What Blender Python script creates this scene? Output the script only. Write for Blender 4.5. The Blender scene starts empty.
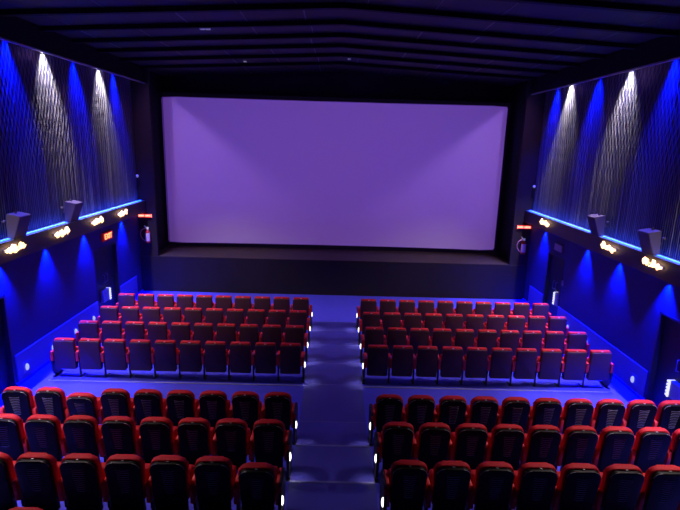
import bpy, bmesh, math, random
from mathutils import Vector, Matrix, noise
random.seed(7)
SC = bpy.context.scene
C = SC.collection
PI = math.pi

# ------------------------------------------------------------------ materials
def mat(name, col, rough=.6, metal=0., emit=None, strength=0., noise_scale=None, noise_amt=.25,
        bump=0., bump_scale=200., spec=.5, sheen=0.):
    m = bpy.data.materials.new(name); m.use_nodes = True
    nt = m.node_tree; b = nt.nodes['Principled BSDF']
    b.inputs['Base Color'].default_value = (*col, 1)
    b.inputs['Roughness'].default_value = rough
    b.inputs['Metallic'].default_value = metal
    b.inputs['Specular IOR Level'].default_value = spec
    if sheen:
        b.inputs['Sheen Weight'].default_value = sheen
    if emit:
        b.inputs['Emission Color'].default_value = (*emit, 1)
        b.inputs['Emission Strength'].default_value = strength
    tc = nt.nodes.new('ShaderNodeTexCoord')
    if noise_scale:
        n = nt.nodes.new('ShaderNodeTexNoise'); n.inputs['Scale'].default_value = noise_scale
        n.inputs['Detail'].default_value = 4
        nt.links.new(tc.outputs['Object'], n.inputs['Vector'])
        mx = nt.nodes.new('ShaderNodeMix'); mx.data_type = 'RGBA'
        mx.inputs[6].default_value = (*[c * (1 - noise_amt) for c in col], 1)
        mx.inputs[7].default_value = (*[min(1, c * (1 + noise_amt)) for c in col], 1)
        nt.links.new(n.outputs['Fac'], mx.inputs[0])
        nt.links.new(mx.outputs[2], b.inputs['Base Color'])
    if bump:
        n2 = nt.nodes.new('ShaderNodeTexNoise'); n2.inputs['Scale'].default_value = bump_scale
        nt.links.new(tc.outputs['Object'], n2.inputs['Vector'])
        bp = nt.nodes.new('ShaderNodeBump'); bp.inputs['Strength'].default_value = bump
        bp.inputs['Distance'].default_value = .01
        nt.links.new(n2.outputs['Fac'], bp.inputs['Height'])
        nt.links.new(bp.outputs['Normal'], b.inputs['Normal'])
    return m

M = dict(
    carpet=mat('blue_carpet', (.085, .080, .85), .75, noise_scale=6, noise_amt=.12, bump=.25, bump_scale=120, spec=.3),
    aisle=mat('aisle_vinyl', (.052, .050, .46), .42, noise_scale=3, noise_amt=.14, bump=.12, bump_scale=40),
    lower=mat('lower_wall_fabric', (.034, .034, .11), .85, noise_scale=3, noise_amt=.08, bump=.2),
    plinth=mat('plinth_laminate', (.19, .18, .58), .45, noise_scale=2, noise_amt=.05),
    skirting=mat('skirting_blue', (.05, .06, .85), .4),
    ledge=mat('ledge_board', (.06, .045, .05), .5, noise_scale=5, noise_amt=.1),
    ledge_top=mat('ledge_top_grey', (.10, .13, .22), .5),
    curtain=mat('pleated_fabric', (.30, .28, .29), .55, noise_scale=2, noise_amt=.15),
    ceiling=mat('ceiling_board', (.008, .004, .004), .6, noise_scale=.5, noise_amt=.35),
    batten=mat('ceiling_joint', (.07, .055, .08), .35),
    black=mat('matt_black', (.008, .008, .010), .8, spec=.2),
    beam=mat('beam_black', (.004, .0035, .005), .7, spec=.2),
    bulk=mat('bulkhead_black', (.004, .004, .006), .7, spec=.2),
    trim=mat('trim_metal', (.42, .38, .45), .4, metal=.6),
    wing=mat('wing_wall_fabric', (.026, .016, .013), .85, noise_scale=3, noise_amt=.08, bump=.2),
    stage=mat('stage_cladding', (.014, .008, .006), .7, noise_scale=1.2, noise_amt=.12),
    stage_top=mat('stage_floor', (.06, .040, .032), .6, noise_scale=3, noise_amt=.15),
    screen=mat('screen_fabric', (.80, .78, .84), .55, spec=.35),
    screen_edge=mat('screen_edge_binding', (.30, .26, .42), .6),
    red=mat('red_upholstery', (.66, .016, .026), .65, noise_scale=40, noise_amt=.12, bump=.15, bump_scale=300, spec=.3),
    red2=mat('red_armrest', (.90, .028, .04), .5, noise_scale=40, noise_amt=.08),
    maroon=mat('maroon_back_panel', (.070, .022, .028), .55, noise_scale=9, noise_amt=.18, bump=.1, bump_scale=150),
    shell=mat('black_seat_shell', (.006, .005, .0035), .5, spec=.2, noise_scale=8, noise_amt=.1),
    rib=mat('shell_rib_glint', (.45, .42, .42), .35),  # paler than the shell, to carry the glints on ribs and top edge
    iron=mat('black_iron', (.012, .012, .016), .45),
    plate=mat('number_plate', (.75, .75, .75), .3, metal=.5),
    door=mat('door_leaf', (.012, .012, .022), .5),
    frame=mat('door_frame', (.02, .02, .035), .5),
    steel=mat('steel', (.55, .55, .58), .3, metal=.9),
    greybox=mat('grey_box', (.30, .30, .36), .55),
    spk=mat('speaker_cabinet', (.13, .09, .09), .6, noise_scale=10, noise_amt=.05),
    spkgrille=mat('speaker_grille', (.05, .04, .05), .7, bump=.3, bump_scale=300),
    lampwhite=mat('aisle_lamp', (.8, .8, .8), .4, emit=(1, .98, .90), strength=2.6),
    walllamp=mat('plinth_lamp', (.7, .75, .8), .4, emit=(.75, .85, 1), strength=.55),
    amber=mat('amber_crystal', (.9, .8, .6), .2, emit=(1, .58, .22), strength=3.4),
    bluestrip=mat('blue_led', (.3, .5, .9), .4, emit=(.003, .05, 1), strength=12.0),
    redled=mat('red_led', (.8, .1, .1), .4, emit=(1, .16, .10), strength=5.5),
    redface=mat('red_sign_face', (.20, .01, .01), .4, emit=(1, .0, .0), strength=.12),
    signtext=mat('exit_lettering', (.8, .3, .1), .4, emit=(1, .26, .09), strength=3.2),
    whiteled=mat('white_led', (.8, .8, .8), .4, emit=(.95, .97, 1), strength=.9),
    extred=mat('extinguisher_red', (.62, .02, .03), .3),
    label=mat('extinguisher_label', (.95, .80, .95), .4),
    hose=mat('hose_pink_red', (.85, .35, .35), .4),
    white=mat('white_plastic_added_glow', (.85, .85, .85), .35, emit=(.8, .85, 1), strength=.12),  # slight emission added to lift the white parts, which are no lamps
    lampglass_w=mat('downlight_lens_white', (.8, .8, .8), .3, emit=(1, .96, .9), strength=6),
    lampglass_b=mat('downlight_lens_blue', (.3, .4, .9), .3, emit=(.02, .05, 1), strength=4),
    seam=mat('runner_seam', (.16, .16, .52), .4),
    strip=mat('floor_edging', (.40, .42, .62), .35, metal=.3),
)

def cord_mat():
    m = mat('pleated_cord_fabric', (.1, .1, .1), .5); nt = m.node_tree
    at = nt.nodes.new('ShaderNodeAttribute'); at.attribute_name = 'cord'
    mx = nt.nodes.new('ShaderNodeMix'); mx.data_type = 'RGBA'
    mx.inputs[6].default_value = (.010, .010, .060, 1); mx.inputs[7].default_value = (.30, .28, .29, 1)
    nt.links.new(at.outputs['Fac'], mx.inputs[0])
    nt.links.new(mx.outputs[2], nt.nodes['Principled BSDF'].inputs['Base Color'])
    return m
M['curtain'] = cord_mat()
# ------------------------------------------------------------------ mesh helpers
def box(bm, x0, x1, y0, y1, z0, z1, bev=0., seg=2, mtx=None):
    r = bmesh.ops.create_cube(bm, size=1)
    vs = r['verts']
    for v in vs:
        v.co = Vector(((x0 + x1) / 2 + v.co.x * (x1 - x0), (y0 + y1) / 2 + v.co.y * (y1 - y0), (z0 + z1) / 2 + v.co.z * (z1 - z0)))
    if mtx is not None:
        for v in vs: v.co = mtx @ v.co
    if bev:
        es = list({e for v in vs for e in v.link_edges})
        bmesh.ops.bevel(bm, geom=es, offset=bev, segments=seg, affect='EDGES', profile=.5, clamp_overlap=True)

def prism(bm, outline, axis, a0, a1, bev=0., seg=2, mtx=None):
    """extrude a 2-D outline; axis 'x': outline is (y,z); 'y': (x,z); 'z': (x,y)"""
    def P(p, a):
        return {'x': (a, p[0], p[1]), 'y': (p[0], a, p[1]), 'z': (p[0], p[1], a)}[axis]
    A = [bm.verts.new(P(p, a0)) for p in outline]
    B = [bm.verts.new(P(p, a1)) for p in outline]
    n = len(outline)
    fs = [bm.faces.new(A), bm.faces.new(B[::-1])]
    for i in range(n):
        fs.append(bm.faces.new((A[i], B[i], B[(i + 1) % n], A[(i + 1) % n])))
    if mtx is not None:
        for v in A + B: v.co = mtx @ v.co
    if bev:
        es = list(set(fs[0].edges) | set(fs[1].edges))
        bmesh.ops.bevel(bm, geom=es, offset=bev, segments=seg, affect='EDGES', profile=.5, clamp_overlap=True)

def tube(bm, pts, r, seg=8, cap=True):
    pts = [Vector(p) for p in pts]; rings = []
    for i, p in enumerate(pts):
        d = (pts[min(i + 1, len(pts) - 1)] - pts[max(i - 1, 0)]).normalized()
        u = d.cross(Vector((0, 0, 1)))
        if u.length < .1: u = d.cross(Vector((0, 1, 0)))
        u.normalize(); w = d.cross(u)
        rr = r[i] if isinstance(r, (list, tuple)) else r
        rings.append([bm.verts.new(p + (u * math.cos(2 * PI * k / seg) + w * math.sin(2 * PI * k / seg)) * rr) for k in range(seg)])
    for a, b in zip(rings, rings[1:]):
        for k in range(seg):
            bm.faces.new((a[k], a[(k + 1) % seg], b[(k + 1) % seg], b[k]))
    if cap:
        bm.faces.new(rings[0][::-1]); bm.faces.new(rings[-1])

def dome(bm, c, rx, ry, rz, u=14, v=8):
    r = bmesh.ops.create_uvsphere(bm, u_segments=u, v_segments=v, radius=1)
    for vv in r['verts']:
        vv.co = Vector((c[0] + vv.co.x * rx, c[1] + vv.co.y * ry, c[2] + vv.co.z * rz))

def mesh(name, bm, m, smooth=False):
    bmesh.ops.recalc_face_normals(bm, faces=bm.faces[:])
    me = bpy.data.meshes.new(name); bm.to_mesh(me); bm.free()
    me.materials.append(M[m] if isinstance(m, str) else m)
    if smooth:
        for p in me.polygons: p.use_smooth = True
    return me

def link(name, me, parent=None, loc=(0, 0, 0), rot=None):
    o = bpy.data.objects.new(name, me); C.objects.link(o)
    o.location = loc
    if rot: o.rotation_euler = rot
    if parent: o.parent = parent
    return o

def obj(name, bm, m, parent=None, smooth=False, loc=(0, 0, 0)):
    return link(name, mesh(name, bm, m, smooth), parent, loc)

def tag(o, label, cat, group=None):
    o['label'] = label; o['category'] = cat
    if group: o['group'] = group
    return o

def thing(name, label, cat, loc=(0, 0, 0), group=None, rz=0):
    o = bpy.data.objects.new(name, None); C.objects.link(o)
    o.location = loc; o.rotation_euler = (0, 0, rz); o.empty_display_size = .1
    return tag(o, label, cat, group)

def struct(name, bm, m, smooth=False):
    o = obj(name, bm, m, None, smooth); o['kind'] = 'structure'; return o

def BM(): return bmesh.new()

def round_rect(x0, x1, z0, z1, rt, rb, n=6):
    """outline with top radius rt and bottom radius rb"""
    pts = []
    for cx, cz, r, a0 in ((x1 - rt, z1 - rt, rt, 0), (x0 + rt, z1 - rt, rt, 90), (x0 + rb, z0 + rb, rb, 180), (x1 - rb, z0 + rb, rb, 270)):
        for k in range(n + 1):
            a = math.radians(a0 + 90 * k / n)
            pts.append((cx + r * math.cos(a), cz + r * math.sin(a)))
    return pts

# ------------------------------------------------------------------ dimensions (metres)
WL, WR = -6.76, 6.71            # side walls
YB, YP, YS = -1.5, 16.7, 18.7   # back wall, face of the wing walls, screen wall
BL, BR = -6.25, 6.20            # inner faces of the ceiling bulkheads
ZT = 6.97                       # bottom edge of the bulkheads
ZE, ZR = 7.44, 7.74             # ceiling at eaves and ridge
ZL0, ZL1 = 2.79, 3.19           # wall ledge
STEP = [(7.54, .174), (6.44, .302), (5.35, .43)]

# ------------------------------------------------------------------ floor
bm = BM()
box(bm, WL - .2, WR + .2, YB - .2, YS + .2, -.2, 0)
for y, z in STEP: box(bm, WL, WR, YB, y, -.1, z)
struct('floor', bm, 'carpet')
bm = BM()     # smoother runner down the middle aisle, following the steps
AX = .64
box(bm, -AX, AX, 7.54, 14.0, 0, .006)
for i, (y, z) in enumerate(STEP):
    y0 = STEP[i + 1][0] if i < 2 else YB
    box(bm, -AX, AX, max(y0, YB + .02), y + .004, z, z + .006)
    box(bm, -AX, AX, y, y + .006, (STEP[i - 1][1] if i else 0), z + .006)
nosings = [(y, z) for y, z in STEP]
tag(obj('aisle_runner', bm, 'aisle'), 'smooth dark blue runner down the middle aisle between the seat blocks', 'carpet runner')
# seams across the runner and edging strips behind the seat rows
for y, z in nosings:
    bm = BM(); box(bm, -AX, AX, y - .035, y + .012, z + .004, z + .012, .003, 1)
    obj('step_nosing', bm, 'seam', bpy.data.objects['aisle_runner'])
for y in (10.05, 11.15, 12.25, 13.3, 14.0, 8.55):
    bm = BM(); box(bm, -AX, AX, y - .008, y + .008, .006, .009)
    obj('seam', bm, 'seam', bpy.data.objects['aisle_runner'])
def edging(x0, x1, y, label):
    bm = BM(); box(bm, x0, x1, y - .015, y + .015, 0, .014, .004, 1)
    tag(obj('floor_edging_strip', bm, 'strip'), label, 'floor strip', 'pale edging strips on the carpet')
edging(-6.25, -.66, 9.98, 'thin pale edging strip on carpet behind square-backed seats left of aisle')
edging(.66, 6.2, 9.98, 'thin pale edging strip on carpet behind square-backed seats right of aisle')

# ------------------------------------------------------------------ side walls
def side_wall(name, X, s, openings):
    """s=+1: wall on the right (solid towards +x).  openings: (y0,y1,ztop)"""
    bm = BM(); T = .3
    xa, xb = (X, X + T) if s > 0 else (X - T, X)
    ys = [YB]
    for a, b, zt in sorted(openings):
        box(bm, xa, xb, ys[-1], a, 0, 7.9)
        box(bm, xa, xb, a, b, zt, 7.9)
        ys.append(b)
    box(bm, xa, xb, ys[-1], YS, 0, 7.9)
    struct(name, bm, 'lower')
LD = [(8.15, 9.68, 2.05), (13.45, 14.90, 2.12)]
RD = [(8.10, 9.62, 2.05), (14.02, 15.12, 2.10)]
side_wall('wall_left', WL, -1, LD)
side_wall('wall_right', WR, 1, RD)
bm = BM(); box(bm, WL - .3, WR + .3, YB - .3, YB, -.2, 7.9); struct('wall_back', bm, 'lower')
bm = BM(); box(bm, WL - .3, WR + .3, YS, YS + .3, -.2, 7.9); struct('wall_front', bm, 'black')
# wing walls either side of the screen
for i, (a, b) in enumerate(((WL, -6.15), (6.09, WR))):
    bm = BM(); box(bm, a, b, YP, YP + .12, 1.26, 7.6); struct('wall_wing_left' if i == 0 else 'wall_wing_right', bm, 'wing')
    bm = BM()
    xa, xb = (-6.45, -6.39) if i == 0 else (6.24, 6.30)
    box(bm, xa, xb, YP + .12, YS, 1.26, 7.6); struct('wall_reveal_left' if i == 0 else 'wall_reveal_right', bm, 'black')
# stage
bm = BM()
box(bm, WL, WR, YP - .02, YP + .12, 0, 1.25)
for x in (-5.2, -3.5, -1.75, 0, 1.75, 2.9, 4.55, 5.6): box(bm, x - .006, x + .006, YP - .026, YP, .0, 1.25)
struct('wall_stage', bm, 'stage')
bm = BM(); box(bm, WL, WR, YP, YS, 1.18, 1.262); struct('floor_stage', bm, 'stage_top')

# doors
def door(n, X, s, y0, y1, zt, far_handle=True):
    bm = BM(); d = .10 * s
    xa, xb = sorted((X + d, X + d + .05 * s))
    box(bm, xa, xb, y0 + .05, y1 - .05, .01, zt - .05)
    w = (y1 - y0 - .1) / 2
    o = obj('door_%d' % n, bm, 'door'); o['kind'] = 'structure'
    bm = BM()
    for a, b, c, e in ((y0, y0 + .05, 0, zt), (y1 - .05, y1, 0, zt), (y0, y1, zt - .05, zt)):
        xa, xb = sorted((X - .012 * s, X + .14 * s))
        box(bm, xa, xb, a, b, c, e, .004, 1)
    obj('door_frame', bm, 'frame', o)
    ym = (y0 + y1) / 2
    for k in (-1, 1):
        bm = BM(); tube(bm, [(X + d, ym + .09 * k, 1.02), (X + d - .06 * s, ym + .09 * k, 1.04), (X + d - .06 * s, ym + .09 * k, 1.26), (X + d, ym + .09 * k, 1.28)], .012)
        obj('door_handle', bm, 'greybox', o, True)
door(1, WL, -1, *LD[0]); door(2, WL, -1, *LD[1]); door(3, WR, 1, *RD[0]); door(4, WR, 1, *RD[1])

# plinths, skirtings, ledges on both side walls
def runs(openings, y0, y1):
    out = []; a = y0
    for o0, o1, _ in sorted(openings):
        if o0 > a: out.append((a, min(o0, y1)))
        a = o1
    if a < y1: out.append((a, y1))
    return out
bn = 0
for X, s, dd, nm in ((WL, -1, LD, 'left'), (WR, 1, RD, 'right')):
    bm = BM(); bm2 = BM()
    for a, b in runs(dd, YB, YP - .03):
        if b <= 8.3 or (b - a) < .2: pad0 = pad1 = .0
        pa = a + (.06 if a > 9 and a < 10 else .02); pb = b - .02
        if a > 14.5: pb = b - .45
        xa, xb = sorted((X, X - s * .03))
        z0 = .06
        for st_y, st_z in STEP:
            if b <= st_y + .8 and False: pass
        if a < 0: z0 = .49
        box(bm, xa, xb, pa, pb, z0, z0 + .615, .004, 1)
        xa, xb = sorted((X, X - s * .045))
        box(bm2, xa, xb, a, b, 0 if a > 0 else .43, .06 if a > 0 else .49)
    struct('trim_%d' % (1 if s < 0 else 2), bm, 'plinth')
    struct('baseboard_' + nm, bm2, 'skirting')
    xa, xb = sorted((X, X - s * .30))
    bm = BM(); box(bm, xa, xb, 1.0, YP - .02, ZL0, ZL1 - .01, .006, 1)
    struct('trim_%d' % (3 if s < 0 else 4), bm, 'ledge')
    bm = BM(); box(bm, xa, xb, 1.0, YP - .02, ZL1 - .01, ZL1); struct('trim_%d' % (5 if s < 0 else 6), bm, 'ledge_top')
    # led tape lying on the ledge
    xc = X - s * .17
    bm = BM(); box(bm, xc - .03, xc + .03, 1.2, YP - .12, ZL1, ZL1 + .015)
    tag(obj('light_strip', bm, 'bluestrip'), 'glowing blue light strip on the ledge along the %s wall' % nm, 'light strip', 'blue light strips')
    # bulkhead under the ceiling edge with a pale trim
    bm = BM(); xi = BL if s < 0 else BR
    xa, xb = sorted((xi, xi + s * .04))
    box(bm, xa, xb, YB, YP - .01, ZT, 7.62)
    xa, xb = sorted((xi, X)); box(bm, xa, xb, YB, YP, 7.52, 7.62)
    struct('trim_%d' % (7 if s < 0 else 8), bm, 'bulk')
    bm = BM(); xa, xb = sorted((xi - s * .012, xi + s * .055))
    box(bm, xa, xb, YB, YP - .005, ZT - .035, ZT, .004, 1)
    struct('trim_%d' % (9 if s < 0 else 10), bm, 'trim')

# pleated curtains with waving folds
def curtain(nm, X, s):
    y0, y1, z0, z1 = 2.0, YP - .03, ZL1 + .01, 7.50
    ny = int((y1 - y0) / .0100); nz = 120
    P = .064; bm = BM(); grid = []; lay = bm.verts.layers.float.new('cord')
    rnd = random.Random(3 if s > 0 else 4)
    ph = [rnd.uniform(-.5, .5) for _ in range(int((y1 - y0) / P) + 4)]
    amp = [rnd.uniform(.75, 1.2) for _ in ph]; hg = [rnd.uniform(.5, 1.15) for _ in ph]
    for j in range(nz + 1):
        z = z0 + (z1 - z0) * j / nz
        A = .30 * min(1, max(.18, (z - 3.8) / 1.6))
        row = []
        for i in range(ny + 1):
            y = y0 + (y1 - y0) * i / ny
            u = (y - y0) / P; n0 = int(u); h = 0
            for n in (n0 - 1, n0, n0 + 1, n0 + 2):
                if 0 <= n < len(ph):
                    c = n + (1 if n % 2 else -1) * A * amp[n] * math.sin(2 * PI * z / .37 + ph[n])
                    h = max(h, hg[n] * math.exp(-((u - c) / .17) ** 2))
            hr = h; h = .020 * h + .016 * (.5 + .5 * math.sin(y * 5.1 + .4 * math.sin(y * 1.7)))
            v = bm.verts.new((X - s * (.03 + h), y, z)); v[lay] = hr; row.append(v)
        grid.append(row)
    for a, b in zip(grid, grid[1:]):
        for i in range(ny): bm.faces.new((a[i], a[i + 1], b[i + 1], b[i]))
    o = obj('wall_curtain', bm, 'curtain', None, True)
    tag(o, 'tall dark pleated curtain hanging over the upper %s wall' % nm, 'curtain', 'wall curtains')
curtain('left', WL, -1); curtain('right', WR, 1)

# ------------------------------------------------------------------ ceiling
def zc(x):            # underside height
    return ZE + (ZR - ZE) * (1 - abs(x) / 6.25) if abs(x) < 6.25 else ZE
bm = BM()
prism(bm, [(BL - .6, ZE), (BL, ZE), (0, ZR), (BR, ZE), (BR + .6, ZE), (BR + .6, ZR + .3), (BL - .6, ZR + .3)], 'y', YB, YS)
struct('ceiling', bm, 'ceiling')
by = [-.6, .7, 2.0, 3.3, 4.6, 5.9, 7.2, 8.5, 9.8, 11.08, 12.33, 13.58, 14.95, 16.4]
bm_n = 20
for y in by:
    bm = BM()
    h = .09; w = .06
    prism(bm, [(BL, ZE - h), (0, ZR - h), (BR, ZE - h), (BR, ZE + .01), (0, ZR + .01), (BL, ZE + .01)], 'y', y - w, y + w)
    struct('trim_%d' % bm_n, bm, 'beam'); bm_n += 1
# narrow joint covers between the boards, uneven
bm = BM()
rj = random.Random(11)
for k, y in enumerate(by[5:]):
    ya = y + .10; yb = (by[5:] + [YS])[k + 1] - .10
    for x in [-5.6 + 1.22 * i for i in range(10)]:
        xx = x + rj.uniform(-.06, .06)
        if rj.random() < .35: continue
        zz = zc(xx); t = rj.choice((.008, .010, .015))
        box(bm, xx - t, xx + t, ya, yb, zz - .010, zz + .004)
struct('trim_60', bm, 'batten')
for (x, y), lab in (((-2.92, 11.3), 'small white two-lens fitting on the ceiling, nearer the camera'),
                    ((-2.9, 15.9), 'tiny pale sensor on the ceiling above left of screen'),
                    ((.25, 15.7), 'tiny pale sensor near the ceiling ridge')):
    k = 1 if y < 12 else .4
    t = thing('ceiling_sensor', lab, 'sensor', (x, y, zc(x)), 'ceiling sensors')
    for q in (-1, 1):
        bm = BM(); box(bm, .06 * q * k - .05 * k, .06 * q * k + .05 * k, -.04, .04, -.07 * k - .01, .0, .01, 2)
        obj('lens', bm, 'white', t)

# ------------------------------------------------------------------ screen
SX0, SX1, SZ0, SZ1 = -6.24, 6.00, 1.44, 6.68
def scr_y(x):
    t = (x - (SX0 + SX1) / 2) / ((SX1 - SX0) / 2)
    return 18.25 + .22 * (1 - t * t)
t = thing('cinema_screen', 'huge pale lavender-lit cinema screen on the black end wall', 'screen', (0, 18.3, 1.262))
def screen_panel(x0, x1, z0, z1, r, dy, th):
    bm = BM(); nx = 48
    cols = []
    for i in range(nx + 1):
        u = i / nx
        # denser columns towards the rounded corners
        x = x0 + (x1 - x0) * u
        if i == 1: x = x0 + r * .3
        if i == nx - 1: x = x1 - r * .3
        e = min(x - x0, x1 - x); c = 0
        if e < r: c = r - math.sqrt(max(0, r * r - (r - e) ** 2))
        y = scr_y(x) + dy
        cols.append([bm.verts.new((x, y - 18.3, zz - 1.262)) for zz in (z0 + c, z0 + 1, (z0 + z1) / 2, z1 - 1, z1 - c)] +
                    [bm.verts.new((x, y + th - 18.3, zz - 1.262)) for zz in (z1 - c, z0 + c)])
    for a, b in zip(cols, cols[1:]):
        for k in range(7): bm.faces.new((a[k], a[(k + 1) % 7], b[(k + 1) % 7], b[k]))
    bm.faces.new(cols[0]); bm.faces.new(cols[-1][::-1])
    return bm
obj('screen_border', screen_panel(SX0 - .06, SX1 + .02, SZ0 - .02, SZ1 + .02, .10, .02, .05), 'screen_edge', t)
obj('screen_surface', screen_panel(SX0, SX1, SZ0, SZ1, .09, 0, .015), 'screen', t)
bm = BM()
box(bm, -6.1, 5.9, .22, .28, 0, .30)
obj('base_board', bm, 'black', t)

# ------------------------------------------------------------------ seats
ORD = ['', 'second', 'third', 'fourth', 'fifth', 'sixth', 'seventh', 'eighth', 'ninth', 'tenth']
A0, PX = .965, .55
def tilt(deg, z):     # recline about the x axis through (y=0, z)
    return Matrix.Translation((0, 0, z)) @ Matrix.Rotation(math.radians(deg), 4, 'X') @ Matrix.Translation((0, 0, -z))

# square-backed seat
S = {}
T3 = tilt(2.0, .93)
bm = BM(); prism(bm, round_rect(-.218, .218, .20, .915, .03, .03, 3), 'y', .0, .11, .022, 3, T3); S['q_back'] = mesh('back_cushion', bm, 'red', True)
bm = BM(); prism(bm, round_rect(-.226, .226, .215, .885, .045, .03, 4), 'y', -.03, .055, .008, 2, T3); S['q_panel'] = mesh('back_panel', bm, 'maroon', True)
bm = BM(); box(bm, -.018, .018, -.022, -.004, .905, .918, .003, 1, T3); S['q_plate'] = mesh('number_plate', bm, 'plate')
bm = BM(); box(bm, -.215, .215, .15, .27, .30, .68, .035, 3, tilt(-6, .4)); S['q_seat'] = mesh('seat_cushion', bm, 'red', True)
bm = BM(); prism(bm, [(-.03, .63), (.28, .64), (.34, .60), (.33, .55), (.12, .41), (.0, .40), (-.025, .42)], 'x', -.031, .031, .008, 2); S['q_arm'] = mesh('armrest', bm, 'red2', False)
bm = BM(); box(bm, -.018, .018, .06, .10, .0, .45, .004, 1); box(bm, -.018, .018, .06, .26, .0, .022, .004, 1)
box(bm, -.016, .016, .05, .30, .24, .42, .006, 1); S['q_leg'] = mesh('leg', bm, 'iron')
bm = BM(); prism(bm, [(.0, .60), (.34, .61), (.42, .50), (.44, .30), (.40, .14), (.30, .06), (.16, .03), (.06, .06), (.0, .16), (-.03, .35)], 'x', -.022, .022, .008, 2); S['q_end'] = mesh('end_panel', bm, 'iron', False)
bm = BM(); box(bm, -.03, .03, .02, .36, .0, .03, .004, 1); box(bm, -.018, .018, .12, .26, .0, .10); S['q_foot'] = mesh('end_foot', bm, 'iron')
bm = BM(); dome(bm, (0, 0, 0), .020, .038, .070); S['lamp'] = mesh('aisle_light', bm, 'lampwhite', True)

# tall round-shouldered seat
T8 = tilt(7.0, 1.02)
def shoulder(hw, z0, z1, r, sq=.0):
    pts = []
    for cx, a0, sgn in ((hw - r, 0, 1), (-hw + r, 90, -1)):
        for k in range(8):
            a = math.radians(a0 + 90 * k / 7)
            pts.append((cx + r * math.cos(a), z1 - r * .92 + r * .92 * math.sin(a)))
    pts += [(-hw * .93, z0 + .02), (-hw * .86, z0), (hw * .86, z0), (hw * .93, z0 + .02)]
    return pts
bm = BM(); prism(bm, shoulder(.233, .36, 1.02, .115), 'y', .0, .092, .026, 4, T8); S['r_back'] = mesh('back_cushion', bm, 'red', True)
bm = BM(); prism(bm, shoulder(.218, .18, 1.000, .105), 'y', -.050, .03, .011, 3, T8); S['r_shell'] = mesh('back_shell', bm, 'shell', True)
bm = BM()
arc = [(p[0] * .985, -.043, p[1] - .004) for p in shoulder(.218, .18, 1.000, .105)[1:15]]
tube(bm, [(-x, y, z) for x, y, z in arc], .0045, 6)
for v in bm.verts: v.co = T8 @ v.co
S['r_highlight'] = mesh('lip_highlight', bm, 'rib', True)  # pale tube drawn in for the highlight along the shell's top edge
bm = BM()
for k in range(11):
    z = .885 - .034 * k; w = .085 - .003 * k
    tube(bm, [(w * (2 * i / 8 - 1), -.050 - .004, z + .012 * (2 * i / 8 - 1) ** 2) for i in range(9)], .0050, 5)
for v in bm.verts: v.co = T8 @ v.co
S['r_rib'] = mesh('vent_ribs', bm, 'rib', True)
bm = BM(); box(bm, -.016, .016, -.015, .03, 1.001, 1.012, .003, 1, T8); S['r_plate'] = mesh('number_plate', bm, 'plate')
bm = BM(); box(bm, -.235, .235, .22, .36, .32, .74, .045, 3, tilt(-4, .4)); S['r_seat'] = mesh('seat_cushion', bm, 'red', True)
bm = BM(); prism(bm, [(.0, .655), (.38, .66), (.45, .62), (.43, .56), (.22, .40), (.08, .36), (.02, .38)], 'x', -.030, .030, .009, 2); S['r_arm'] = mesh('armrest', bm, 'red2', True)
bm = BM(); box(bm, -.022, .022, .14, .22, .0, .45, .004, 1); box(bm, -.03, .03, .05, .42, .0, .022, .004, 1)
box(bm, -.016, .016, .10, .38, .22, .42, .006, 1); S['r_leg'] = mesh('leg', bm, 'iron')
bm = BM(); prism(bm, [(.02, .66), (.40, .665), (.50, .56), (.50, .30), (.46, .10), (.38, .03), (.12, .03), (.02, .12), (-.02, .35)], 'x', -.022, .022, .008, 2); S['r_end'] = mesh('end_panel', bm, 'iron')

def seat(kind, s, row_txt, k, y, z, group, slump=0.):
    q = kind == 'q'
    x = s * (A0 + (PX + (.008 if (s < 0 and not q) else 0)) * k)
    side = 'left' if s < 0 else 'right'
    pos = 'beside the aisle' if k == 0 else ('outermost by the wall' if (k == 9) else ORD[k] + ' from aisle')
    if q: lab = 'maroon-backed low red seat, %s of aisle, %s, %s' % (side, row_txt, pos)
    else: lab = 'black-shelled red seat, %s of aisle, %s, %s' % (side, row_txt, pos)
    if slump: lab = 'black-shelled red seat leaning back lower than neighbours, %s of aisle, %s' % (side, row_txt)
    root = thing('cinema_chair', lab, 'chair', (x, y, z), group)
    p = kind + '_'
    bc = link('back_cushion', S[p + 'back'], root)
    if q:
        pn = link('back_panel', S['q_panel'], root)
    else:
        pn = link('back_shell', S['r_shell'], root); link('vent_ribs', S['r_rib'], pn); link('lip_highlight', S['r_highlight'], pn)
    link('number_plate', S[p + 'plate'], bc)
    if slump:
        mt = Matrix.Translation((0, .10, .42)) @ Matrix.Rotation(math.radians(slump), 4, 'X') @ Matrix.Translation((0, -.10, -.42 - .05))
        for o in (bc, pn): o.matrix_basis = mt
    link('seat_cushion', S[p + 'seat'], root)
    hx = .275
    link('armrest', S[p + 'arm'], root, (s * hx, 0, 0))
    if k == 9 and q or k == 9:
        link('end_panel', S[p + 'end'], root, (s * (hx + .02), 0, 0))
        link('leg', S['q_foot'], root, (s * (hx + .02), 0, 0))
    else:
        link('leg', S[p + 'leg'], root, (s * hx, 0, 0))
    if k == 0:
        xo = -s * (hx - .006)
        link('armrest', S[p + 'arm'], root, (xo, 0, 0)).scale = (1.25, 1, 1)
        e = link('end_panel', S[p + 'end'], root, (xo - s * .020, 0, 0))
        link('leg', S['q_foot'], root, (xo - s * .020, 0, 0))
        link('aisle_light', S['lamp'], e, (-s * .026, .03 if q else .05, .43))
    return root
LAMPS = []
rowsq = [(10.11, 'fourth row from stage'), (11.20, 'third row from stage'), (12.29, 'second row from stage'), (13.40, 'row nearest the stage')]
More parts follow.
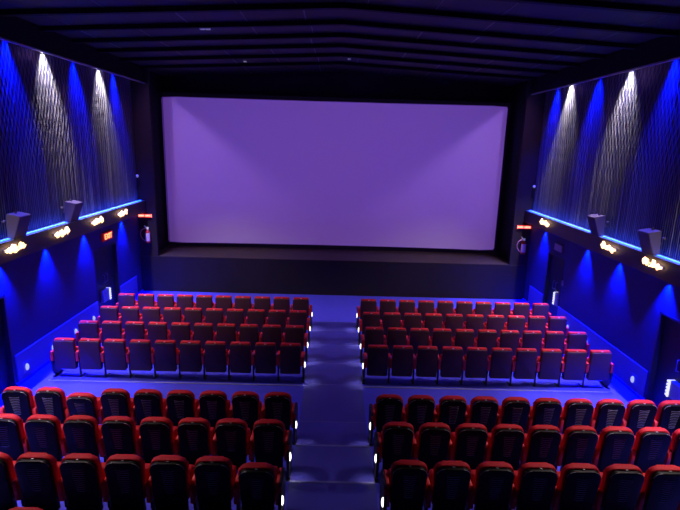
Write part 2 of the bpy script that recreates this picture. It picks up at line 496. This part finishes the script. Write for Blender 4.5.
for y, txt in rowsq:
    for s in (-1, 1):
        for k in range(10):
            seat('q', s, txt, k, y, 0, 'low square-backed seats %s of the aisle' % ('left' if s < 0 else 'right'))
        LAMPS.append((s * (A0 - .275 - .045), y + .03, .43))
rowsr = [(7.70, 0, 'front row of rear block', {-1: 9, 1: 10}), (6.55, .174, 'second row of rear block', {-1: 8, 1: 9}),
         (5.46, .302, 'third row of rear block', {-1: 7, 1: 7})]
for i, (y, z, txt, n) in enumerate(rowsr):
    for s in (-1, 1):
        for k in range(n[s]):
            sl = 0
            if i == 0 and s < 0 and k == 6: sl = 6
            if i == 2 and s < 0 and k == 0: sl = 4
            seat('r', s, txt, k, y, z, 'tall round-shouldered seats %s of the aisle' % ('left' if s < 0 else 'right'), sl)
        LAMPS.append((s * (A0 - .275 - .045), y + .05, z + .43))
r4 = seat('r', -1, 'fourth row, only its red top rim showing', 4, 4.36, .43, 'tall round-shouldered seats left of the aisle')
r4['label'] = 'red top rim of a seat peeking in at the bottom left photo edge'

# ------------------------------------------------------------------ fittings on the side walls
def star(bm, c, r, rnd, sx=1.0):
    res = bmesh.ops.create_icosphere(bm, subdivisions=2, radius=1)
    for v in res['verts']:
        k = rnd.choice((.55, .75, 1.25, 1.0))
        v.co = Vector((c[0] + v.co.x * r * .45 * k, c[1] + v.co.y * r * sx * k, c[2] + v.co.z * r * k))
def amber(X, s, y, where):
    t = thing('wall_lamp', 'glowing amber crystal lamp on the %s ledge board, %s' % ('left' if s < 0 else 'right', where), 'lamp', (X - s * .30, y, 3.03), 'amber crystal wall lamps')
    rnd = random.Random(int(y * 100))
    bm = BM(); xa, xb = sorted((0, -s * .025)); box(bm, xa, xb, -.30, .30, -.03, .03, .008, 1)
    obj('back_plate', bm, 'steel', t)
    for dy, dz, r in ((.19, .02, .085), (-.06, .015, .085), (-.22, -.01, .065)):
        bm = BM(); star(bm, (-s * .07, dy, dz), r, rnd, 1.05)
        obj('crystal', bm, 'amber', t)
    bm = BM(); tube(bm, [(-s * .05, -.30, -.02), (-s * .09, -.12, .05), (-s * .07, .05, -.05), (-s * .09, .18, .05), (-s * .05, .31, .0)], .011, 6)
    obj('crystal_stem', bm, 'amber', t, True)
for y, w in ((9.66, 'nearest the camera'), (11.38, 'between the two speakers'), (13.12, 'just before the red exit sign'), (14.71, 'nearest the screen')):
    amber(WL, -1, y, w)
for y, w in ((9.62, 'nearest the camera'), (11.27, 'between the two speakers'), (14.87, 'nearest the screen')):
    amber(WR, 1, y, w)

def speaker(X, s, y, lab):
    t = thing('wall_speaker', lab, 'speaker', (X, y, ZL1), 'surround speakers')
    # wedge cabinet: (distance from wall, height)
    def P(d, z): return (-s * d, z)
    out = [P(.14, .02), P(.27, -.02), P(.45, .46), P(.18, .51)]
    hw = .19
    bm = BM()
    A = [bm.verts.new((p[0], -hw, p[1])) for p in out]; B = [bm.verts.new((p[0], hw, p[1])) for p in out]
    bm.faces.new(A); bm.faces.new(B[::-1])
    for i in range(4): bm.faces.new((A[i], B[i], B[(i + 1) % 4], A[(i + 1) % 4]))
    bmesh.ops.bevel(bm, geom=bm.edges[:], offset=.008, segments=2, affect='EDGES')
    obj('cabinet', bm, 'spk', t)
    bm = BM()      # grille over the slanted front
    f = [P(.273, .0), P(.442, .45)]
    nrm = Vector((-s * .47, 0, -.18)).normalized() * .012
    a, b = f
    vs = [bm.verts.new(Vector((p[0], yy, p[1])) + o) for o in (Vector((0, 0, 0)), nrm) for p, yy in ((a, -hw + .012), (a, hw - .012), (b, hw - .012), (b, -hw + .012))]
    bm.faces.new(vs[0:4]); bm.faces.new(vs[4:8])
    for i in range(4): bm.faces.new((vs[i], vs[(i + 1) % 4], vs[4 + (i + 1) % 4], vs[4 + i]))
    obj('grille', bm, 'spkgrille', t)
    bm = BM(); box(bm, min(0, -s * .20), max(0, -s * .20), -.03, .03, .20, .26)
    obj('mounting_bracket', bm, 'spk', t)
    for a, b in (((-s * .13, -hw - .055, .36), (-s * .13, -hw + .01, .36)), ((-s * .13, hw + .055, .36), (-s * .13, hw - .01, .36)), ((-s * .25, 0, .50), (-s * .25, 0, .545))):
        bm = BM(); tube(bm, [a, b], .023, 10); obj('knob', bm, 'spk', t)
speaker(WL, -1, 9.95, 'wedge-shaped grey speaker on left wall ledge, nearer the camera')
speaker(WL, -1, 12.08, 'wedge-shaped grey speaker on left wall ledge, nearer the screen')
speaker(WR, 1, 9.93, 'wedge-shaped grey speaker on right wall ledge, nearer the camera')
speaker(WR, 1, 12.05, 'wedge-shaped grey speaker on right wall ledge, nearer the screen')

# round low lights on the plinth
def plinth_light(X, s, y, lab):
    t = thing('wall_light', lab, 'light', (X - s * .03, y, .27), 'round low lights on the wall plinths')
    bm = BM(); xa, xb = sorted((0, -s * .012)); box(bm, xa, xb, -.12, .12, -.09, .15, .004, 1); obj('back_box', bm, 'plinth', t)
    bm = BM(); dome(bm, (-s * .015, 0, .02), .04, .050, .078); obj('globe', bm, 'walllamp', t, True)
pl = ['nearest the camera', 'second from the camera', 'second from the stage', 'nearest the stage']
for y, w in zip((10.03, 11.05, 12.10, 13.07), pl): plinth_light(WL, -1, y, 'small round white light low on left wall plinth, ' + w)
for y, w in zip((10.06, 11.10, 12.15, 13.23), pl):
    if y != 11.10: plinth_light(WR, 1, y, 'small round white light low on right wall plinth, ' + (w if y != 12.15 else 'middle of the three'))

# low vent-like lamps in the doorways
def step_lamp(X, s, y0, y1, z0, z1, lab):
    t = thing('doorway_lamp', lab, 'lamp', (X + s * .10, y0, z0), 'comb-edged lamps low in the doorways')
    w = y1 - y0; h = z1 - z0
    bm = BM(); xa, xb = sorted((0, -s * .10)); box(bm, xa, xb, 0, w, .0, h, .01, 1); obj('cover', bm, 'greybox', t)
    bm = BM(); xa, xb = sorted((0, -s * .12)); box(bm, xa, xb, w, w + .03, 0, h)
    for i in range(5): box(bm, xa, xb, w + .03, w + .075, h * (.04 + .2 * i), h * (.04 + .2 * i) + .035)
    obj('lit_edge', bm, 'whiteled', t)
step_lamp(WL, -1, 13.85, 14.22, .48, .84, 'grey plate with bright comb edge low in the left doorway near stage')
step_lamp(WR, 1, 14.15, 14.36, .60, 1.00, 'grey plate with bright comb edge low in the right doorway near stage')
step_lamp(WR, 1, 8.62, 8.98, .46, .82, 'grey plate with bright comb edge low in the right doorway nearest camera')

# exit sign and unlit sign above doors
def text_mesh(body, size, depth):
    cu = bpy.data.curves.new('lettering', 'FONT'); cu.body = body; cu.size = size; cu.extrude = depth
    cu.align_x = 'CENTER'; cu.align_y = 'CENTER'
    o = bpy.data.objects.new('tmp', cu); C.objects.link(o)
    bpy.context.view_layer.update()
    me = bpy.data.meshes.new_from_object(o.evaluated_get(bpy.context.evaluated_depsgraph_get()))
    bpy.data.objects.remove(o); bpy.data.curves.remove(cu)
    return me
t = thing('exit_sign', 'small glowing red-orange exit sign above the left doorway', 'sign', (WL, 14.31, 2.40))
bm = BM(); box(bm, 0, .05, -.32, .32, -.12, .12, .006, 1); obj('sign_box', bm, 'redface', t)
me = text_mesh('EXIT', .225, .006); me.materials.clear(); me.materials.append(M['signtext'])
o = link('lettering', me, t, (.058, 0, 0), (PI / 2, 0, PI / 2)); o.scale = (1.02, 1, 1)
bm = BM(); box(bm, WR - .05, WR, 14.19, 14.68, 2.26, 2.46, .006, 1)
tag(obj('door_sign', bm, 'greybox'), 'small unlit grey sign above the right doorway near the stage', 'sign')
bm = BM(); box(bm, WR - .03, WR, 13.88, 13.98, 1.33, 1.48, .006, 1)
tag(obj('wall_switch', bm, 'greybox'), 'small switch plate on the right wall beside the doorway near stage', 'switch')
# small junction box with a coiled cable over the right near door
t = thing('cable_coil', 'dark coiled cable on the right wall above the near doorway', 'cable', (WR - .02, 8.95, 2.35))
bm = BM(); tube(bm, [(-.01 - .01 * (i % 3), .10 * math.cos(i * .5), .13 + .11 * math.sin(i * .5)) for i in range(39)], .009, 6); obj('coil', bm, 'greybox', t, True)
bm = BM(); box(bm, -.05, .02, -.10, .10, -.14, .02, .01, 1); obj('junction_box', bm, 'iron', t)

# red led bars on the wing walls
def led_bar(x0, x1, z, flip, lab):
    t = thing('led_sign', lab, 'sign', ((x0 + x1) / 2, YP, z), 'red lit bars beside the screen')
    w = (x1 - x0) / 2
    bm = BM(); box(bm, -w, w, -.05, 0, -.065, .065, .005, 1); obj('sign_box', bm, 'redface', t)
    bm = BM()
    xs = -w + .03; i = 0
    while xs < w - .04:
        if i != 6:
            if i % 3 == 0: box(bm, xs, xs + .024, -.058, -.05, -.034, .034)
            else:
                box(bm, xs, xs + .024, -.058, -.05, .018, .034); box(bm, xs, xs + .024, -.058, -.05, -.008, .008)
                box(bm, xs, xs + .010, -.058, -.05, -.034, .034); box(bm, xs, xs + .024, -.058, -.05, -.034, -.02)
        xs += .031; i += 1
    ex = -w + .008 if flip else w - .022
    box(bm, ex, ex + .014, -.058, -.05, -.055, .055)
    obj('led_characters', bm, 'redled', t)
led_bar(-6.76 + .02, -6.27, 2.67, False, 'narrow glowing red sign on the wall left of the screen')
led_bar(6.20, 6.69, 2.61, True, 'narrow glowing red sign on the wall right of the screen')

# fire extinguishers
def extinguisher(x, z0, lab):
    t = thing('fire_extinguisher', lab, 'fire extinguisher', (x, YP - .11, z0), 'fire extinguishers beside the screen')
    bm = BM()
    prof = [(.0, 0), (.06, 0), (.078, .015), (.08, .05), (.08, .36), (.072, .40), (.045, .435), (.025, .45), (.025, .48), (0, .48)]
    n = 20; rings = [[bm.verts.new((r * math.cos(2 * PI * k / n), r * math.sin(2 * PI * k / n), z)) for k in range(n)] for r, z in prof[1:-1]]
    for a, b in zip(rings, rings[1:]):
        for k in range(n): bm.faces.new((a[k], a[(k + 1) % n], b[(k + 1) % n], b[k]))
    bm.faces.new(rings[0][::-1]); bm.faces.new(rings[-1])
    obj('cylinder', bm, 'extred', t, True)
    bm = BM()
    n = 14; R = .0825
    lo = [bm.verts.new((R * math.sin(math.radians(-75 + 150 * k / n)), -R * math.cos(math.radians(-75 + 150 * k / n)), .07)) for k in range(n + 1)]
    hi = [bm.verts.new((v.co.x, v.co.y, .36)) for v in lo]
    for k in range(n): bm.faces.new((lo[k], lo[k + 1], hi[k + 1], hi[k]))
    obj('label_sticker', bm, 'label', t, True)
    bm = BM(); box(bm, -.03, .035, -.03, .03, .47, .53, .008, 1); box(bm, -.08, .05, -.012, .012, .53, .55, .004, 1)
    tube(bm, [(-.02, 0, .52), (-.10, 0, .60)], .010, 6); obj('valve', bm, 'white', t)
    bm = BM(); tube(bm, [(-.03, -.01, .49), (-.12, -.02, .50), (-.20, -.03, .44), (-.235, -.03, .33), (-.22, -.03, .22), (-.16, -.03, .13), (-.09, -.02, .07)], .014, 8)
    obj('hose', bm, 'hose', t, True)
    bm = BM(); box(bm, -.02, .02, .07, .108, .15, .42); obj('wall_bracket', bm, 'iron', t)
extinguisher(-6.42, 1.74, 'red fire extinguisher with pale label on wall left of the screen')
extinguisher(6.46, 1.68, 'red fire extinguisher with pale label on wall right of the screen')

# little cameras at the end of the curtains
for X, s, z, nm in ((WL, -1, 3.96, 'left'), (WR, 1, 3.96, 'right')):
    t = thing('security_camera', 'tiny white domed camera at the screen end of the %s curtain' % nm, 'camera', (X - s * .10, YP - .02, z), 'tiny wall cameras')
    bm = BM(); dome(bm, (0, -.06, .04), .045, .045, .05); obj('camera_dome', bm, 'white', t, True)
    bm = BM(); box(bm, -.03, .03, -.06, .0, -.30, -.02, .006, 1); obj('mount', bm, 'iron', t)

# ------------------------------------------------------------------ lights
def spot(name, loc, d, energy, col, ang, blend=.5, r=.03, parent=None):
    l = bpy.data.lights.new(name, 'SPOT'); l.energy = energy; l.color = col
    l.spot_size = math.radians(ang); l.spot_blend = blend; l.shadow_soft_size = r
    o = bpy.data.objects.new(name, l); C.objects.link(o); o.location = loc
    o.rotation_euler = Vector(d).to_track_quat('-Z', 'Y').to_euler()
    return o
def point(name, loc, energy, col, r=.03):
    l = bpy.data.lights.new(name, 'POINT'); l.energy = energy; l.color = col; l.shadow_soft_size = r
    o = bpy.data.objects.new(name, l); C.objects.link(o); o.location = loc
    return o
WHITE = (1, .92, .90); BLUE = (.0, .005, 1)
E_W, E_B, E_D = 1050, 2600, 2000
whites = {-1: (11.85, 14.50, 8.2, 6.3), 1: (14.85, 11.92, 8.2, 6.3)}
blues = {-1: (10.55, 13.15, 15.4, 7.6), 1: (15.75, 13.3, 10.4, 7.6)}
place = ['nearest the screen', 'second from the screen', 'third from the screen', 'fourth from the screen']
for X, s, nm in ((WL, -1, 'left'), (WR, 1, 'right')):
    xl = X - s * .19; ZZ = 7.30
    for kind, ys in (('w', whites[s]), ('b', blues[s])):
        for i, y in enumerate(sorted(ys, reverse=True)):
            t = thing('cove_downlight', '%s downlight above the %s curtain, %s of its colour' % ('white' if kind == 'w' else 'blue', nm, place[i]), 'downlight', (xl, y, ZZ + .03), 'downlights above the curtains')
            bm = BM(); tube(bm, [(0, 0, .01), (0, 0, .14)], .05, 12); tube(bm, [(0, 0, .14), (0, 0, 7.52 - ZZ - .03)], .012, 6); obj('can', bm, 'iron', t, True)
            bm = BM(); tube(bm, [(0, 0, .0), (0, 0, .012)], .042, 12); obj('lens', bm, 'lampglass_w' if kind == 'w' else 'lampglass_b', t)
            if kind == 'w': spot('white_cove_spot', (xl, y, ZZ), (s * .035, 0, -1), E_W, WHITE, 58, .70)
            else: spot('blue_cove_spot', (xl, y, ZZ), (s * .035, 0, -1), E_B, BLUE, 54, 1.0)
    for i, y in enumerate({-1: (15.35, 13.0, 11.22, 9.6), 1: (15.5, 12.78, 11.25, 9.5)}[s]):
        xl2 = X - s * .075
        t = thing('ledge_downlight', 'blue downlight under the %s wall ledge, %s' % (nm, place[i]), 'downlight', (xl2, y, ZL0), 'blue downlights under the ledges')
        bm = BM(); tube(bm, [(0, 0, -.03), (0, 0, 0)], .035, 12); obj('bezel', bm, 'iron', t)
        bm = BM(); tube(bm, [(0, 0, -.034), (0, 0, -.03)], .025, 12); obj('lens', bm, 'lampglass_b', t)
        spot('blue_ledge_spot', (xl2, y, ZL0 - .045), (s * .03, 0, -1), E_D, BLUE, 74, 1.0, .02)
# the broad spill of the cove fittings into the room
for s, x in ((-1, WL + .32), (1, WR - .32)):
    for y, e, col in ((14.6, 120, (.45, .22, 1)), (11.4, 130, (.60, .32, 1))):
        spot('cove_spill', (x, y, 7.05), (-s * .75, .45, -.6), e, col, 130, .6, .02)
    for y, e in ((14.4, 720), (12.4, 850), (10.2, 900)):
        spot('cove_down_spill', (x, y, 7.05), (-s * .40, .22, -1), e, (1, .80, .88), 58, 1.0, .02)
    for y, e in ((8.6, 620), (6.9, 380)):
        spot('cove_down_spill', (x, y, 7.05), (-s * .36, -.28, -1), e, (1, .78, .80), 62, 1.0, .02)
# added lavender fill spot, unseen behind the camera, cut to the screen's rectangle
l = spot('screen_fill', (.9, -1.3, 6.1), (-.9 - .06, 18.3 + 1.3, 4.06 - 6.1), 4400, (.40, .17, 1), 50, .2, .02)
l.data.use_nodes = True; nt = l.data.node_tree; em = nt.nodes['Emission']
tc = nt.nodes.new('ShaderNodeTexCoord'); sx = nt.nodes.new('ShaderNodeSeparateXYZ'); nt.links.new(tc.outputs['Normal'], sx.inputs[0])
def mth(op, a, b=None):
    n = nt.nodes.new('ShaderNodeMath'); n.operation = op
    for i, q in enumerate((a, b)):
        if q is None: continue
        if isinstance(q, (int, float)): n.inputs[i].default_value = q
        else: nt.links.new(q, n.inputs[i])
    return n.outputs[0]
ax = mth('ABSOLUTE', mth('DIVIDE', sx.outputs[0], sx.outputs[2])); ay = mth('ABSOLUTE', mth('DIVIDE', sx.outputs[1], sx.outputs[2]))
k = mth('MULTIPLY', mth('LESS_THAN', ax, 6.42 / 19.7), mth('LESS_THAN', ay, 2.80 / 19.7))
nt.links.new(k, em.inputs['Strength'])
# aisle lamps
for x, y, z in LAMPS:
    s = 1 if x > 0 else -1
    spot('aisle_lamp', (x - s * .012, y, z - .02), (-s * .20, -.05, -1), 13, (1, .88, .66), 76, 1.0, .02)

# black world, no ambient light
w = bpy.data.worlds.new('world'); SC.world = w; w.use_nodes = True
w.node_tree.nodes['Background'].inputs[0].default_value = (0, 0, 0, 1)

# ------------------------------------------------------------------ camera
yaw, pit, rol, f = -.013, -.223, .0278, 493.0
def back(v):
    X, U, F = v
    c, s = math.cos(rol), math.sin(rol); X, U = c * X - s * U, s * X + c * U
    c, s = math.cos(pit), math.sin(pit); Y, Z = c * F - s * U, s * F + c * U
    c, s = math.cos(yaw), math.sin(yaw); return Vector((c * X - s * Y, s * X + c * Y, Z))
R_, U_, F_ = back((1, 0, 0)), back((0, 1, 0)), back((0, 0, 1))
cam = bpy.data.cameras.new('camera'); co = bpy.data.objects.new('camera', cam); C.objects.link(co)
cam.sensor_width = 36; cam.sensor_fit = 'HORIZONTAL'; cam.lens = f / 680 * 36
mx = Matrix((R_, U_, -F_)).transposed().to_4x4(); mx.translation = Vector((-.0645, 0, 5.2474))
co.matrix_world = mx
SC.camera = co

vs = SC.view_settings
vs.view_transform = 'Standard'; vs.look = 'None'; vs.exposure = 0; vs.gamma = 1; vs.use_curve_mapping = False
SC.cycles.use_denoising = True
SC.cycles.max_bounces = 6; SC.cycles.diffuse_bounces = 2
SC.cycles.sample_clamp_indirect = 4
